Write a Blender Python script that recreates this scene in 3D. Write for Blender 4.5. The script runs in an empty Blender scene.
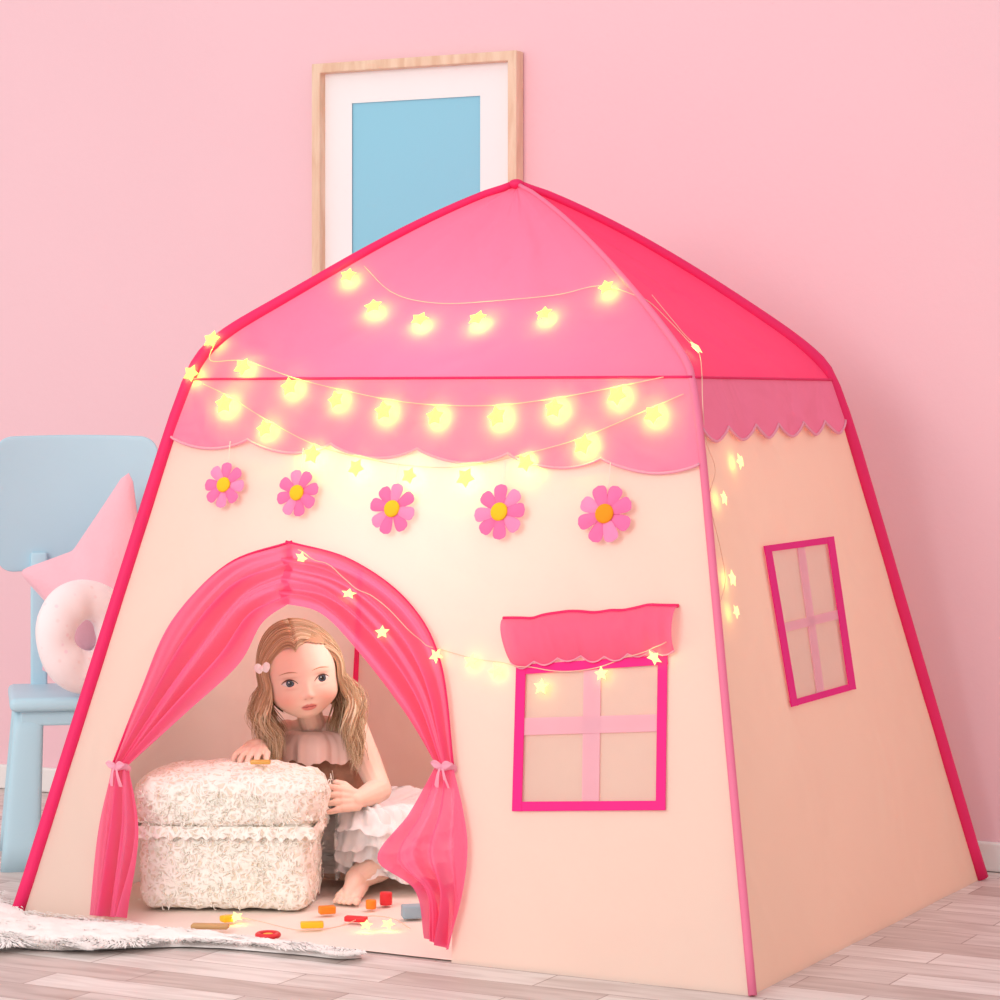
import bpy,bmesh,math,random
from mathutils import Vector,Matrix,Quaternion,noise
from mathutils.geometry import delaunay_2d_cdt
from mathutils.bvhtree import BVHTree
random.seed(7)
PI=math.pi
sc=bpy.context.scene; COL=sc.collection
try:
    sc.view_settings.view_transform='Standard'
except Exception: pass
F=2700.;H=.87;HY=400.
CAM=Vector((0,0,H))
def P(px,py,Y): return Vector(((px-500)/F*Y,Y,H-(py-HY)/F*Y))
def G(px,py,z=0): return P(px,py,(H-z)*F/(py-HY))
def lerp(a,b,t): return a+(b-a)*t
def s2l(c):
    return tuple(((x/255)/12.92 if x/255<=.04045 else ((x/255+.055)/1.055)**2.4) for x in c)
# ---------------------------------------------------------------- materials
def mat(name,col,rough=.7,var=.06,vscale=8,bump=0,bscale=40,trans=0,alpha=1,emis=0,ecol=None,attr=None,sheen=0,spec=.3,sss=0,bump2=0,b2scale=4,bdist=.01):
    m=bpy.data.materials.new(name); m.use_nodes=True; nt=m.node_tree; N=nt.nodes; L=nt.links
    N.clear(); out=N.new('ShaderNodeOutputMaterial'); b=N.new('ShaderNodeBsdfPrincipled')
    c=s2l(col)
    b.inputs['Roughness'].default_value=rough
    b.inputs['Specular IOR Level'].default_value=spec
    if sheen: b.inputs['Sheen Weight'].default_value=sheen
    if sss:
        b.inputs['Subsurface Weight'].default_value=sss; b.inputs['Subsurface Radius'].default_value=(1,.4,.25); b.inputs['Subsurface Scale'].default_value=.008
    tc=N.new('ShaderNodeTexCoord'); nz=N.new('ShaderNodeTexNoise'); nz.inputs['Scale'].default_value=vscale; nz.inputs['Detail'].default_value=4
    L.new(tc.outputs['Object'],nz.inputs['Vector'])
    mx=N.new('ShaderNodeMix'); mx.data_type='RGBA'
    mx.inputs['A'].default_value=tuple(max(0,x*(1-var)) for x in c)+(1,)
    mx.inputs['B'].default_value=tuple(min(1,x*(1+var)) for x in c)+(1,)
    L.new(nz.outputs['Fac'],mx.inputs['Factor'])
    csock=mx.outputs['Result']
    if attr:
        a=N.new('ShaderNodeAttribute'); a.attribute_name=attr; m2=N.new('ShaderNodeMix'); m2.data_type='RGBA'; m2.blend_type='MULTIPLY'; m2.inputs['Factor'].default_value=1
        L.new(a.outputs['Color'],m2.inputs['A']); L.new(csock,m2.inputs['B']); csock=m2.outputs['Result']
    L.new(csock,b.inputs['Base Color'])
    last=None
    if bump:
        n2=N.new('ShaderNodeTexNoise'); n2.inputs['Scale'].default_value=bscale; n2.inputs['Detail'].default_value=3; L.new(tc.outputs['Object'],n2.inputs['Vector'])
        bp=N.new('ShaderNodeBump'); bp.inputs['Strength'].default_value=bump; bp.inputs['Distance'].default_value=bdist; L.new(n2.outputs['Fac'],bp.inputs['Height']); last=bp
    if bump2:
        n3=N.new('ShaderNodeTexNoise'); n3.inputs['Scale'].default_value=b2scale; n3.inputs['Detail'].default_value=2; n3.inputs['Distortion'].default_value=.6; L.new(tc.outputs['Object'],n3.inputs['Vector'])
        bp2=N.new('ShaderNodeBump'); bp2.inputs['Strength'].default_value=min(1,bump2); bp2.inputs['Distance'].default_value=.045; L.new(n3.outputs['Fac'],bp2.inputs['Height'])
        if last: L.new(last.outputs['Normal'],bp2.inputs['Normal'])
        last=bp2
    if last: L.new(last.outputs['Normal'],b.inputs['Normal'])
    if emis:
        b.inputs['Emission Color'].default_value=(ecol or c)+(1,) if len(ecol or c)==3 else ecol
        b.inputs['Emission Strength'].default_value=emis
    sh=b.outputs['BSDF']
    if trans:
        t=N.new('ShaderNodeBsdfTranslucent'); L.new(csock,t.inputs['Color']); ms=N.new('ShaderNodeMixShader'); ms.inputs['Fac'].default_value=trans
        if last: L.new(last.outputs['Normal'],t.inputs['Normal'])
        L.new(sh,ms.inputs[1]); L.new(t.outputs['BSDF'],ms.inputs[2]); sh=ms.outputs['Shader']
    if alpha<1:
        t=N.new('ShaderNodeBsdfTransparent'); ms=N.new('ShaderNodeMixShader'); ms.inputs['Fac'].default_value=alpha
        L.new(t.outputs['BSDF'],ms.inputs[1]); L.new(sh,ms.inputs[2]); sh=ms.outputs['Shader']
    L.new(sh,out.inputs['Surface'])
    return m
M={}
M['wall']=mat('painted pink wall',(244,199,207),.9,.05,1.1,.05,60)
M['base']=mat('white baseboard paint',(240,234,232),.5,.02)
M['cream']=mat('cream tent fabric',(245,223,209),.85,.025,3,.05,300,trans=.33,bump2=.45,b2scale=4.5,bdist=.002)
M['peach']=mat('tent fabric with shade tint',(247,215,193),.85,.03,3,.05,300,trans=.28,bump2=.45,b2scale=4.5,bdist=.002)  # right wall: its dimmer light is put into the colour as darker peach
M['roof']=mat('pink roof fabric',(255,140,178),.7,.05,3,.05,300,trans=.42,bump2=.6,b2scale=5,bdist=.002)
M['roofshaded']=mat('pink roof fabric with shade tint',(255,78,128),.7,.06,3,.05,300,trans=.3,bump2=.6,b2scale=5,bdist=.002)  # right roof: same fabric, shade painted in as a more saturated pink
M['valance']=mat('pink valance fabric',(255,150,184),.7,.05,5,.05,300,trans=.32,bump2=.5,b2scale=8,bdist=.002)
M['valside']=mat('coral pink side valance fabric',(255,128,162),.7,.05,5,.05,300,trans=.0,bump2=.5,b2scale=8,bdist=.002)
M['curtain']=mat('sheer pink curtain fabric',(255,118,164),.6,.04,8,.04,200,trans=.5,alpha=.90,bdist=.002)
M['hot']=mat('hot pink binding',(234,38,102),.6,.06,20,.1,200,bdist=.002)
M['magenta']=mat('magenta window binding',(238,26,130),.6,.06,20,.1,200,bdist=.002)
M['lightpink']=mat('light pink ribbon',(255,182,204),.6,.05,20,trans=.2,alpha=.9)
M['sheerbar']=mat('sheer pale pink band',(255,196,210),.6,.05,20,trans=.2,alpha=.66)
M['mesh']=mat('beige window mesh',(236,206,190),.8,.03,20,alpha=.62)
M['sheet']=mat('cream tent floor sheet',(246,230,219),.8,.03,5,.1,30,bdist=.003)
M['blue']=mat('light blue painted wood',(186,218,232),.45,.03,5,.03,30,bdist=.002)
M['starp']=mat('pink plush fabric',(250,188,200),.95,.05,20,.3,150,sheen=.5,bdist=.003)
M['petal']=mat('pink felt petal',(240,116,168),.9,.08,40,.2,200,bdist=.002)
M['petal2']=mat('light pink felt petal',(246,142,186),.9,.08,40,.2,200,bdist=.002)
M['fcent']=mat('yellow felt centre',(252,196,40),.9,.08,60,.3,200,bdist=.002)
M['fcent2']=mat('orange felt centre',(245,150,30),.9,.08,60,.3,200,bdist=.002)
M['wire']=mat('clear light wire',(244,200,176),.4,.05)
M['thread']=mat('white thread',(250,225,215),.6,.03)
M['starf']=mat('warm star bulb',(150,110,20),.4,.02,emis=1.8,ecol=(1,.78,.18))
M['starb']=mat('warm star bulb back',(255,220,120),.4,.02,emis=58,ecol=(1,.58,.05))
M['starf2']=mat('pale star bulb',(190,160,90),.4,.02,emis=1.3,ecol=(1,.84,.36))
M['starb2']=mat('dim star bulb back',(255,220,120),.4,.02,emis=8,ecol=(1,.66,.18))
M['fur']=mat('white fur pile',(255,251,249),.9,.01,30,attr='Col')
M['furbase']=mat('white fur base',(255,246,243),.95,.02,60,.3,160,bdist=.004)
M['gold']=mat('gold clasp',(222,170,80),.35,.08,30,spec=.6)
M['skin']=mat('fair skin',(255,255,255),.55,.03,30,attr='Col',sss=.2)
M['hair']=mat('blond hair',(255,255,255),.42,.1,60,attr='Col')
M['eye']=mat('eye',(255,255,255),.15,.0,attr='Col',spec=.6)
M['lash']=mat('dark lash',(92,62,48),.7,.05)
M['brow']=mat('soft brow',(190,150,120),.9,.05)
M['bodice']=mat('brown and cream lace bodice',(186,138,114),.8,.35,70,.4,120,bdist=.003)
M['satin']=mat('dusty peach fabric',(240,206,194),.6,.06,20)
M['tulle']=mat('white blush tulle',(255,252,251),.8,.01,30,trans=.12,alpha=.86)
M['white']=mat('white',(246,244,244),.7,.02,10,.05,100,bdist=.002)
M['picblue']=mat('plain light blue print',(146,208,230),.6,.02,3)
M['tred']=mat('red toy paint',(226,52,60),.4,.05); M['tyel']=mat('yellow toy paint',(252,196,40),.4,.05)
M['tora']=mat('orange toy paint',(246,140,40),.4,.05); M['tbrown']=mat('natural wood toy',(206,160,110),.6,.15,20)
M['tblue']=mat('grey blue toy paint',(150,176,190),.4,.05)
def lacemat():
    m=mat('cream lace over beige lining',(250,244,234),.9); nt=m.node_tree;N=nt.nodes;Lk=nt.links
    b=[n for n in N if n.type=='BSDF_PRINCIPLED'][0]; tc=[n for n in N if n.type=='TEX_COORD'][0]
    nz=N.new('ShaderNodeTexNoise'); nz.inputs['Scale'].default_value=30; Lk.new(tc.outputs['Object'],nz.inputs['Vector'])
    ad=N.new('ShaderNodeMix'); ad.data_type='RGBA'; ad.blend_type='ADD'; ad.inputs['Factor'].default_value=.03; Lk.new(tc.outputs['Object'],ad.inputs['A']); Lk.new(nz.outputs['Color'],ad.inputs['B'])
    v1=N.new('ShaderNodeTexVoronoi'); v1.feature='DISTANCE_TO_EDGE'; v1.inputs['Scale'].default_value=75; Lk.new(ad.outputs['Result'],v1.inputs['Vector'])
    v2=N.new('ShaderNodeTexVoronoi'); v2.feature='F1'; v2.inputs['Scale'].default_value=38; Lk.new(ad.outputs['Result'],v2.inputs['Vector'])
    r1=N.new('ShaderNodeValToRGB'); r1.color_ramp.elements[0].position=.08; r1.color_ramp.elements[0].color=(1,1,1,1); r1.color_ramp.elements[1].position=.26; r1.color_ramp.elements[1].color=(0,0,0,1); Lk.new(v1.outputs['Distance'],r1.inputs['Fac'])
    sn=N.new('ShaderNodeMath'); sn.operation='SINE'; mu=N.new('ShaderNodeMath'); mu.operation='MULTIPLY'; mu.inputs[1].default_value=22; Lk.new(v2.outputs['Distance'],mu.inputs[0]); Lk.new(mu.outputs[0],sn.inputs[0])
    r2=N.new('ShaderNodeValToRGB'); r2.color_ramp.elements[0].position=.2; r2.color_ramp.elements[1].position=.7; Lk.new(sn.outputs[0],r2.inputs['Fac'])
    mxx=N.new('ShaderNodeMix'); mxx.data_type='RGBA'; mxx.blend_type='LIGHTEN'; mxx.inputs['Factor'].default_value=1; Lk.new(r1.outputs['Color'],mxx.inputs['A']); Lk.new(r2.outputs['Color'],mxx.inputs['B'])
    cm=N.new('ShaderNodeMix'); cm.data_type='RGBA'; cm.inputs['A'].default_value=s2l((240,228,208))+(1,); cm.inputs['B'].default_value=s2l((255,251,242))+(1,); Lk.new(mxx.outputs['Result'],cm.inputs['Factor']); Lk.new(cm.outputs['Result'],b.inputs['Base Color'])
    bp=N.new('ShaderNodeBump'); bp.inputs['Strength'].default_value=.6; bp.inputs['Distance'].default_value=.0035; Lk.new(mxx.outputs['Result'],bp.inputs['Height']); Lk.new(bp.outputs['Normal'],b.inputs['Normal'])
    return m
M['lace']=lacemat()
M['strand']=mat('cream yarn strands',(255,251,243),.9,.02,60,attr='Col')
def woodmat(name,c1,c2,scale=6):
    m=mat(name,c1,.5); nt=m.node_tree; N=nt.nodes; L=nt.links
    b=[n for n in N if n.type=='BSDF_PRINCIPLED'][0]; tc=[n for n in N if n.type=='TEX_COORD'][0]
    mp=N.new('ShaderNodeMapping'); mp.inputs['Scale'].default_value=(8,8,1.5); L.new(tc.outputs['Object'],mp.inputs['Vector'])
    nz=N.new('ShaderNodeTexNoise'); nz.inputs['Scale'].default_value=scale; nz.inputs['Detail'].default_value=6; nz.inputs['Distortion'].default_value=.6
    L.new(mp.outputs['Vector'],nz.inputs['Vector']); cr=N.new('ShaderNodeValToRGB'); cr.color_ramp.elements[0].position=.35; cr.color_ramp.elements[1].position=.65
    cr.color_ramp.elements[0].color=s2l(c1)+(1,); cr.color_ramp.elements[1].color=s2l(c2)+(1,)
    L.new(nz.outputs['Fac'],cr.inputs['Fac']); L.new(cr.outputs['Color'],b.inputs['Base Color']); return m
M['wood']=woodmat('pale oak',(226,186,156),(240,210,184))
def floormat(ang):
    m=bpy.data.materials.new('whitewashed plank floor'); m.use_nodes=True; nt=m.node_tree; N=nt.nodes; L=nt.links
    b=N['Principled BSDF']; b.inputs['Roughness'].default_value=.5
    tc=N.new('ShaderNodeTexCoord'); mp=N.new('ShaderNodeMapping'); mp.inputs['Rotation'].default_value=(0,0,ang); L.new(tc.outputs['Object'],mp.inputs['Vector'])
    br=N.new('ShaderNodeTexBrick'); br.inputs['Scale'].default_value=1; br.inputs['Brick Width'].default_value=.34; br.inputs['Row Height'].default_value=.085
    br.inputs['Mortar Size'].default_value=.0012; br.inputs['Color1'].default_value=s2l((240,230,226))+(1,); br.inputs['Color2'].default_value=s2l((204,186,180))+(1,); br.inputs['Mortar'].default_value=s2l((176,152,148))+(1,)
    br.offset=.37; L.new(mp.outputs['Vector'],br.inputs['Vector'])
    m2=N.new('ShaderNodeMapping'); m2.inputs['Scale'].default_value=(3,22,1); L.new(mp.outputs['Vector'],m2.inputs['Vector'])
    nz=N.new('ShaderNodeTexNoise'); nz.inputs['Scale'].default_value=2; nz.inputs['Detail'].default_value=6; nz.inputs['Distortion'].default_value=.5; L.new(m2.outputs['Vector'],nz.inputs['Vector'])
    cr=N.new('ShaderNodeValToRGB'); cr.color_ramp.elements[0].position=.3; cr.color_ramp.elements[0].color=(.70,.64,.62,1); cr.color_ramp.elements[1].position=.6; cr.color_ramp.elements[1].color=(1,1,1,1)
    L.new(nz.outputs['Fac'],cr.inputs['Fac']); mx=N.new('ShaderNodeMix'); mx.data_type='RGBA'; mx.blend_type='MULTIPLY'; mx.inputs['Factor'].default_value=.8
    L.new(br.outputs['Color'],mx.inputs['A']); L.new(cr.outputs['Color'],mx.inputs['B']); L.new(mx.outputs['Result'],b.inputs['Base Color'])
    return m
# ---------------------------------------------------------------- helpers
def tag(o,label=None,cat=None,group=None,kind=None):
    if label:o['label']=label
    if cat:o['category']=cat
    if group:o['group']=group
    if kind:o['kind']=kind
    return o
def empty(name,loc,rz=0):
    o=bpy.data.objects.new(name,None); COL.objects.link(o); o.location=loc; o.rotation_euler=(0,0,rz); o.empty_display_size=.05
    return o
def mk(name,verts,faces,m,parent=None,world=True,smooth=True,cols=None,mats=None,fm=None):
    me=bpy.data.meshes.new(name); me.from_pydata([tuple(v) for v in verts],[],faces); me.update()
    if smooth: me.polygons.foreach_set('use_smooth',[True]*len(me.polygons))
    if mats:
        for q in mats: me.materials.append(q)
        if fm: me.polygons.foreach_set('material_index',fm)
    else: me.materials.append(m)
    if cols:
        a=me.color_attributes.new('Col','FLOAT_COLOR','POINT')
        a.data.foreach_set('color',[x for c in cols for x in (c[0],c[1],c[2],1)])
    o=bpy.data.objects.new(name,me); COL.objects.link(o)
    setpar(o,parent,world)
    return o
def setpar(o,parent,world=True):
    if parent:
        o.parent=parent
        if world:
            mm=Matrix.LocRotScale(parent.location,parent.rotation_euler,None)
            o.matrix_parent_inverse=mm.inverted()
class MB:
    def __init__(s): s.v=[];s.f=[];s.c=[]
    def add(s,v,f,col=None):
        k=len(s.v); s.v+= [Vector(x) for x in v]; s.f+=[tuple(i+k for i in q) for q in f]
        if col is not None: s.c+=[col]*len(v)
    def build(s,name,m,parent=None,world=True,smooth=True): return mk(name,s.v,s.f,m,parent,world,smooth,s.c or None)
def cr(pts,n):
    pts=[Vector(p) for p in pts]; out=[]; k=len(pts)-1
    for i in range(n+1):
        x=i/n*k; j=min(int(x),k-1); t=x-j
        p1=pts[j];p2=pts[j+1];p0=pts[j-1] if j>0 else p1*2-p2; p3=pts[j+2] if j+2<=k else p2*2-p1
        out.append(.5*((2*p1)+(p2-p0)*t+(2*p0-5*p1+4*p2-p3)*t*t+(3*p1-p0-3*p2+p3)*t**3))
    return out
def tube(pts,r,n=8,flat=1,closed=False,up=None):
    pts=[Vector(p) for p in pts]; V=[];Fc=[]; K=len(pts); prev=None
    for i,p in enumerate(pts):
        if closed: d=pts[(i+1)%K]-pts[i-1]
        else: d=pts[min(i+1,K-1)]-pts[max(i-1,0)]
        if d.length<1e-9:d=Vector((0,0,1))
        d.normalize()
        if prev is None:
            a=Vector(up) if up else Vector((0,0,1))
            if abs(a.dot(d))>.95:a=Vector((1,0,0))
        else:a=prev
        x=(a-d*a.dot(d))
        if x.length<1e-6:x=d.orthogonal()
        x.normalize(); y=d.cross(x); prev=x
        rr=r(i/(K-1)) if callable(r) else r
        for j in range(n):
            q=2*PI*j/n; V.append(p+x*math.cos(q)*rr*flat+y*math.sin(q)*rr)
    for i in range(K if closed else K-1):
        for j in range(n):
            a=i*n+j;b=i*n+(j+1)%n;c=((i+1)%K)*n+(j+1)%n;dd=((i+1)%K)*n+j
            Fc.append((a,b,c,dd))
    if not closed:
        Fc.append(tuple(range(n-1,-1,-1))); Fc.append(tuple((K-1)*n+j for j in range(n)))
    return V,Fc
def grid(fn,nu,nv,closeu=False):
    V=[];Fc=[]; W=nu if closeu else nu+1
    for j in range(nv+1):
        for i in range(W): V.append(fn(i/nu,j/nv))
    for j in range(nv):
        for i in range(nu):
            a=j*W+i;b=j*W+(i+1)%W; Fc.append((a,b,b+W,a+W))
    return V,Fc
def rbox(sx,sy,sz,bev=.004,seg=3,loc=(0,0,0),mtx=None,cuts=0):
    bm=bmesh.new(); bmesh.ops.create_cube(bm,size=1)
    for v in bm.verts: v.co=Vector((v.co.x*sx,v.co.y*sy,v.co.z*sz))
    if bev: bmesh.ops.bevel(bm,geom=bm.edges[:],offset=bev,segments=seg,affect='EDGES',profile=.5)
    if cuts: bmesh.ops.subdivide_edges(bm,edges=bm.edges[:],cuts=cuts,use_grid_fill=True)
    bm.verts.index_update()
    V=[]
    for v in bm.verts:
        c=v.co+Vector(loc)
        if mtx: c=mtx@v.co
        V.append(c)
    Fc=[tuple(v.index for v in f.verts) for f in bm.faces]; bm.free(); return V,Fc
def sphere(c,r,nu=16,nv=10,mtx=None):
    c=Vector(c)
    def fn(u,v):
        th=PI*(v*.998+.001);ph=2*PI*u
        p=Vector((r[0]*math.sin(th)*math.cos(ph),r[1]*math.sin(th)*math.sin(ph),r[2]*math.cos(th)))
        if mtx:p=mtx@p
        return c+p
    V,Fc=grid(fn,nu,nv,True)
    Fc.append(tuple(range(nu-1,-1,-1)));Fc.append(tuple(nv*nu+i for i in range(nu)))
    return V,Fc
def capsule(p0,r0,p1,r1,n=14):
    p0=Vector(p0);p1=Vector(p1); d=(p1-p0); L=d.length
    if L<1e-6: d=Vector((0,0,1))
    d=d.normalized(); x=d.orthogonal().normalized(); y=d.cross(x); V=[];Fc=[];rings=[]
    for k in range(5):
        a=PI/2*(1-k/5*.98-.0); rings.append((p0-d*r0*math.sin(a)*1, max(r0*math.cos(a),r0*.03)))
    rings.append((p0,r0)); rings.append((p1,r1))
    for k in range(1,6):
        a=PI/2*k/5*.99; rings.append((p1+d*r1*math.sin(a),max(r1*math.cos(a),r1*.03)))
    for c,r in rings:
        for j in range(n):
            q=2*PI*j/n; V.append(c+x*math.cos(q)*r+y*math.sin(q)*r)
    for i in range(len(rings)-1):
        for j in range(n):
            a=i*n+j;b=i*n+(j+1)%n; Fc.append((a,b,b+n,a+n))
    Fc.append(tuple(range(n-1,-1,-1)));Fc.append(tuple((len(rings)-1)*n+j for j in range(n)))
    return V,Fc
def inpoly(x,y,poly):
    r=False;j=len(poly)-1
    for i in range(len(poly)):
        xi,yi=poly[i][0],poly[i][1];xj,yj=poly[j][0],poly[j][1]
        if (yi>y)!=(yj>y) and x<(xj-xi)*(y-yi)/(yj-yi)+xi:r=not r
        j=i
    return r
# ---------------------------------------------------------------- tent frame of reference
FL=G(20,915);FR=G(751,996);BR=G(979,880);BL=FL+BR-FR
u=(FR-FL).normalized(); v=Vector((-u.y,u.x,0))
C0=(FL+FR+BR+BL)/4; ea,eb,ze=.471,.304,.905
zp=H+217/F*C0.y
def corner(sx,sy): return C0+u*(sx*(ea+(.010 if sx<0 else 0)))+v*(sy*eb)+Vector((0,0,ze))
E={'FL':corner(-1,-1),'FR':corner(1,-1),'BR':corner(1,1),'BL':corner(-1,1)}
B={'FL':FL,'FR':FR,'BR':BR,'BL':BL}
SG={'FL':(-1,-1),'FR':(1,-1),'BR':(1,1),'BL':(-1,1)}
BB={'FL':2.0,'BL':2.0,'BR':.9,'FR':.5}
def ridge(k,t):
    sx,sy=SG[k]; q=1-t
    zf=t+.40*t*(1-t)+BB[k]*t*math.exp(-t/.11)*(1-t)
    return C0+u*(sx*(ea+(.010 if sx<0 else 0))*q)+v*(sy*eb*q)+Vector((0,0,ze+(zp-ze)*zf))
SIDES={'front':('FL','FR'),'right':('FR','BR'),'back':('BR','BL'),'left':('BL','FL')}
def wallfn(side):
    a,b=SIDES[side]
    return lambda s,t:lerp(lerp(B[a],E[a],t),lerp(B[b],E[b],t),s)
def wnorm(side):
    f=wallfn(side); n=(f(1,0)-f(0,0)).cross(f(0,1)-f(0,0)).normalized()
    if n.dot(f(.5,.5)-C0)<0:n=-n
    return n
NF=wnorm('front');NR=wnorm('right')
def onplane(px,py,p0,n,off=0):
    d=P(px,py,1)-CAM; t=(p0-CAM).dot(n)/d.dot(n); return CAM+d*t+n*off
def FP(px,py,off=0): return onplane(px,py,FL,NF,off)
def RP(px,py,off=0): return onplane(px,py,FR,NR,off)
def inv(side,p):
    a,b=SIDES[side]; t=p.z/ze; A=lerp(B[a],E[a],t);Bb=lerp(B[b],E[b],t); d=Bb-A
    return (p-A).dot(d)/d.dot(d),t
def panel(side,holes,nu=46,nv=34):
    fn=wallfn(side); n=wnorm(side); pts=[];edges=[]
    for j in range(nv+1):
        for i in range(nu+1):
            x,y=i/nu,j/nv
            pts.append(Vector((x,y)))
    for h in holes:
        k=len(pts)
        for p in h: pts.append(Vector(p))
        edges+=[(k+i,k+(i+1)%len(h)) for i in range(len(h))]
    r=delaunay_2d_cdt(pts,edges,[],0,1e-6)
    vv,ff=r[0],r[2]; out=[]
    for f in ff:
        c=sum((vv[i] for i in f),Vector((0,0)))/len(f)
        if c.x<0 or c.x>1 or c.y<0 or c.y>1: continue
        if any(inpoly(c.x,c.y,h) for h in holes): continue
        out.append(tuple(f))
    V=[]
    for q in vv:
        p=fn(q.x,q.y); V.append(p+n*(.0014*noise.noise(p*5)+.0008*noise.noise(p*13)))
    return V,out
SURF=MB()
# ---------------------------------------------------------------- room
WN=-v
WP=BL+v*.10
def WPt(px,py,off=0): return onplane(px,py,WP,WN,off)
w0=WP-u*5;w1=WP+u*5
def up(p,z): return Vector((p.x,p.y,z))
tag(mk('wall_back',[up(w0,0),up(w1,0),up(w1,3.2),up(w0,3.2),up(w0+v*.1,0),up(w1+v*.1,0),up(w1+v*.1,3.2),up(w0+v*.1,3.2)],[(0,1,2,3),(5,4,7,6),(3,2,6,7),(4,5,1,0),(4,0,3,7),(1,5,6,2)],M['wall'],smooth=False),kind='structure')
angu=math.atan2(u.y,u.x)
tag(mk('floor',[(-5,-1,0),(6,-1,0),(6,9,0),(-5,9,0),(-5,-1,-.05),(6,-1,-.05),(6,9,-.05),(-5,9,-.05)],[(0,1,2,3),(7,6,5,4),(0,4,5,1),(1,5,6,2),(2,6,7,3),(3,7,4,0)],floormat(-angu+.0),smooth=False),kind='structure')
mR=Matrix.Translation(WP+WN*.007+Vector((0,0,.028)))@Matrix.Rotation(angu,4,'Z')
V_,F_=rbox(9.9,.014,.054,.004,2,mtx=mR); tag(mk('baseboard_back',V_,F_,M['base'],smooth=False),kind='structure')
# ---------------------------------------------------------------- tent
tent=empty('play_tent',up(C0,0)); tag(tent,'large pink and cream children\'s play tent shaped like a cottage with scalloped eaves','play tent')
def dens(poly,k=6):
    out=[]
    for i in range(len(poly)):
        a=Vector(poly[i]);b=Vector(poly[(i+1)%len(poly)])
        for j in range(k): out.append(lerp(a,b,j/k))
    return out
outL=[(296,543),(232,566),(178,622),(146,692),(116,768)]
outR=[(290,543),(355,562),(412,604),(444,664),(457,768)]
archpx=[(112,990),(114,850)]+[(p.x,p.y) for p in cr([Vector((120,768,0)),Vector((150,692,0)),Vector((182,624,0)),Vector((236,570,0)),Vector((293,549,0)),Vector((354,566,0)),Vector((409,608,0)),Vector((440,666,0)),Vector((454,768,0))],40)]+[(454,860),(450,1010)]
door_h=[inv('front',FP(x,y)) for x,y in archpx]
fw=[(520,668),(666,658),(664,808),(516,809)]
win_h=[inv('front',FP(*p)) for p in dens(fw,8)]
sw=[(764,547),(829,538),(851,689),(791,706)]
swin_h=[inv('right',RP(*p)) for p in dens(sw,8)]
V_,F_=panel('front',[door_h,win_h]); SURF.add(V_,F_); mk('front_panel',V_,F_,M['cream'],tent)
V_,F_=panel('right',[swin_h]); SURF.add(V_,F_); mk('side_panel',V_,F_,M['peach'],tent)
for s_ in ('back','left'):
    V_,F_=panel(s_,[],20,14); mk('side_panel' if s_=='left' else 'back_panel',V_,F_,M['cream'],tent)
def roofpanel(side,m):
    a,b=SIDES[side]; n=wnorm(side)
    def fn(s,t):
        t=(t**1.3)*.995; p=lerp(ridge(a,t),ridge(b,t),s); sag=-.022*math.sin(PI*s)*math.sin(PI*min(1,t*.9+.0))
        w=(.006*noise.noise(Vector((s*9,t*2.0,3)))+.003*noise.noise(p*9)+.0012*noise.noise(Vector((s*24,t*3,8))))*math.sin(PI*s)**.6*min(1,t*8)
        return p+(n+Vector((0,0,.8))).normalized()*(sag+w)
    V_,F_=grid(fn,80,60); SURF.add(V_,F_); return mk('roof_panel',V_,F_,m,tent)
for s_,m_ in (('front',M['roof']),('right',M['roofshaded']),('back',M['roof']),('left',M['roof'])): roofpanel(s_,m_)
def valance(side,d0,d1,A,n,wav=.003,m=None,o0=.004,s1=1):
    a,b=SIDES[side]; fn=wallfn(side); nn=wnorm(side)
    def drop(s): return lerp(d0,d1,s)+A*abs(math.sin(PI*n*s))**.8
    def g(s,t):
        p=fn(s*s1,1-(drop(s)*t)/ze); e=min(1,8*min(s,1-s))
        return p+nn*(o0+.003*t+wav*e*t*math.sin(s*n*2*PI+.6)+.0035*e*t*noise.noise(p*11))
    V_,F_=grid(g,n*16,10); SURF.add(V_,F_); o=mk('valance',V_,F_,m or M['valance'],tent)
    V_,F_=tube([g(i/(n*16),1)+nn*.001 for i in range(n*16+1)],.0024,6); mk('valance_trim',V_,F_,M['lightpink'],o)
    V_,F_=tube([g(i/40,0)+nn*.001 for i in range(41)],.0022,6); mk('seam',V_,F_,M['hot'],o)
valance('front',.098,.136,.018,6)
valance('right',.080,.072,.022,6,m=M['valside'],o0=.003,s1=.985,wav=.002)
valance('back',.08,.08,.02,6); valance('left',.08,.08,.02,6)
def pole(k,r,m):
    pts=[lerp(B[k],E[k],t/14) for t in range(14)]+[ridge(k,(t/30)**1.3) for t in range(1,31)]
    for _ in range(2): pts=[pts[0]]+[ (pts[i-1]+pts[i]*2+pts[i+1])/4 for i in range(1,len(pts)-1)]+[pts[-1]]
    pts=[p+(up(p,0)-up(C0,0)).normalized()*.005 if (up(p,0)-up(C0,0)).length>.03 else p for p in pts]
    pts[0]=pts[0]+Vector((0,0,r*.3))
    V_,F_=tube(pts,lambda t:r*(1-.45*max(0,(t-.4)/.6)),10); return mk('pole_sleeve',V_,F_,m,tent)
pole('FL',.0115,M['hot']);pole('BR',.0125,M['hot']);pole('BL',.0115,M['hot']);pole('FR',.0065,mat('pink corner piping',(250,134,170),.6,trans=.2))
V_,F_=sphere(ridge('FR',1)+Vector((0,0,-.002)),(.014,.014,.009)); mk('peak_cap',V_,F_,M['hot'],tent)
q=.992
V_,F_=grid(lambda s,t:up(C0,0)+u*((s*2-1)*(FR-FL).length/2*q)+v*((t*2-1)*(BR-FR).length/2*q)+Vector((0,0,.003+.003*min(1,12*min(t,1-t,s,1-s))*(1+.6*noise.noise(Vector((s*9,t*9,0)))))),60,44); mk('floor_sheet',V_,F_,M['sheet'],tent)
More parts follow.
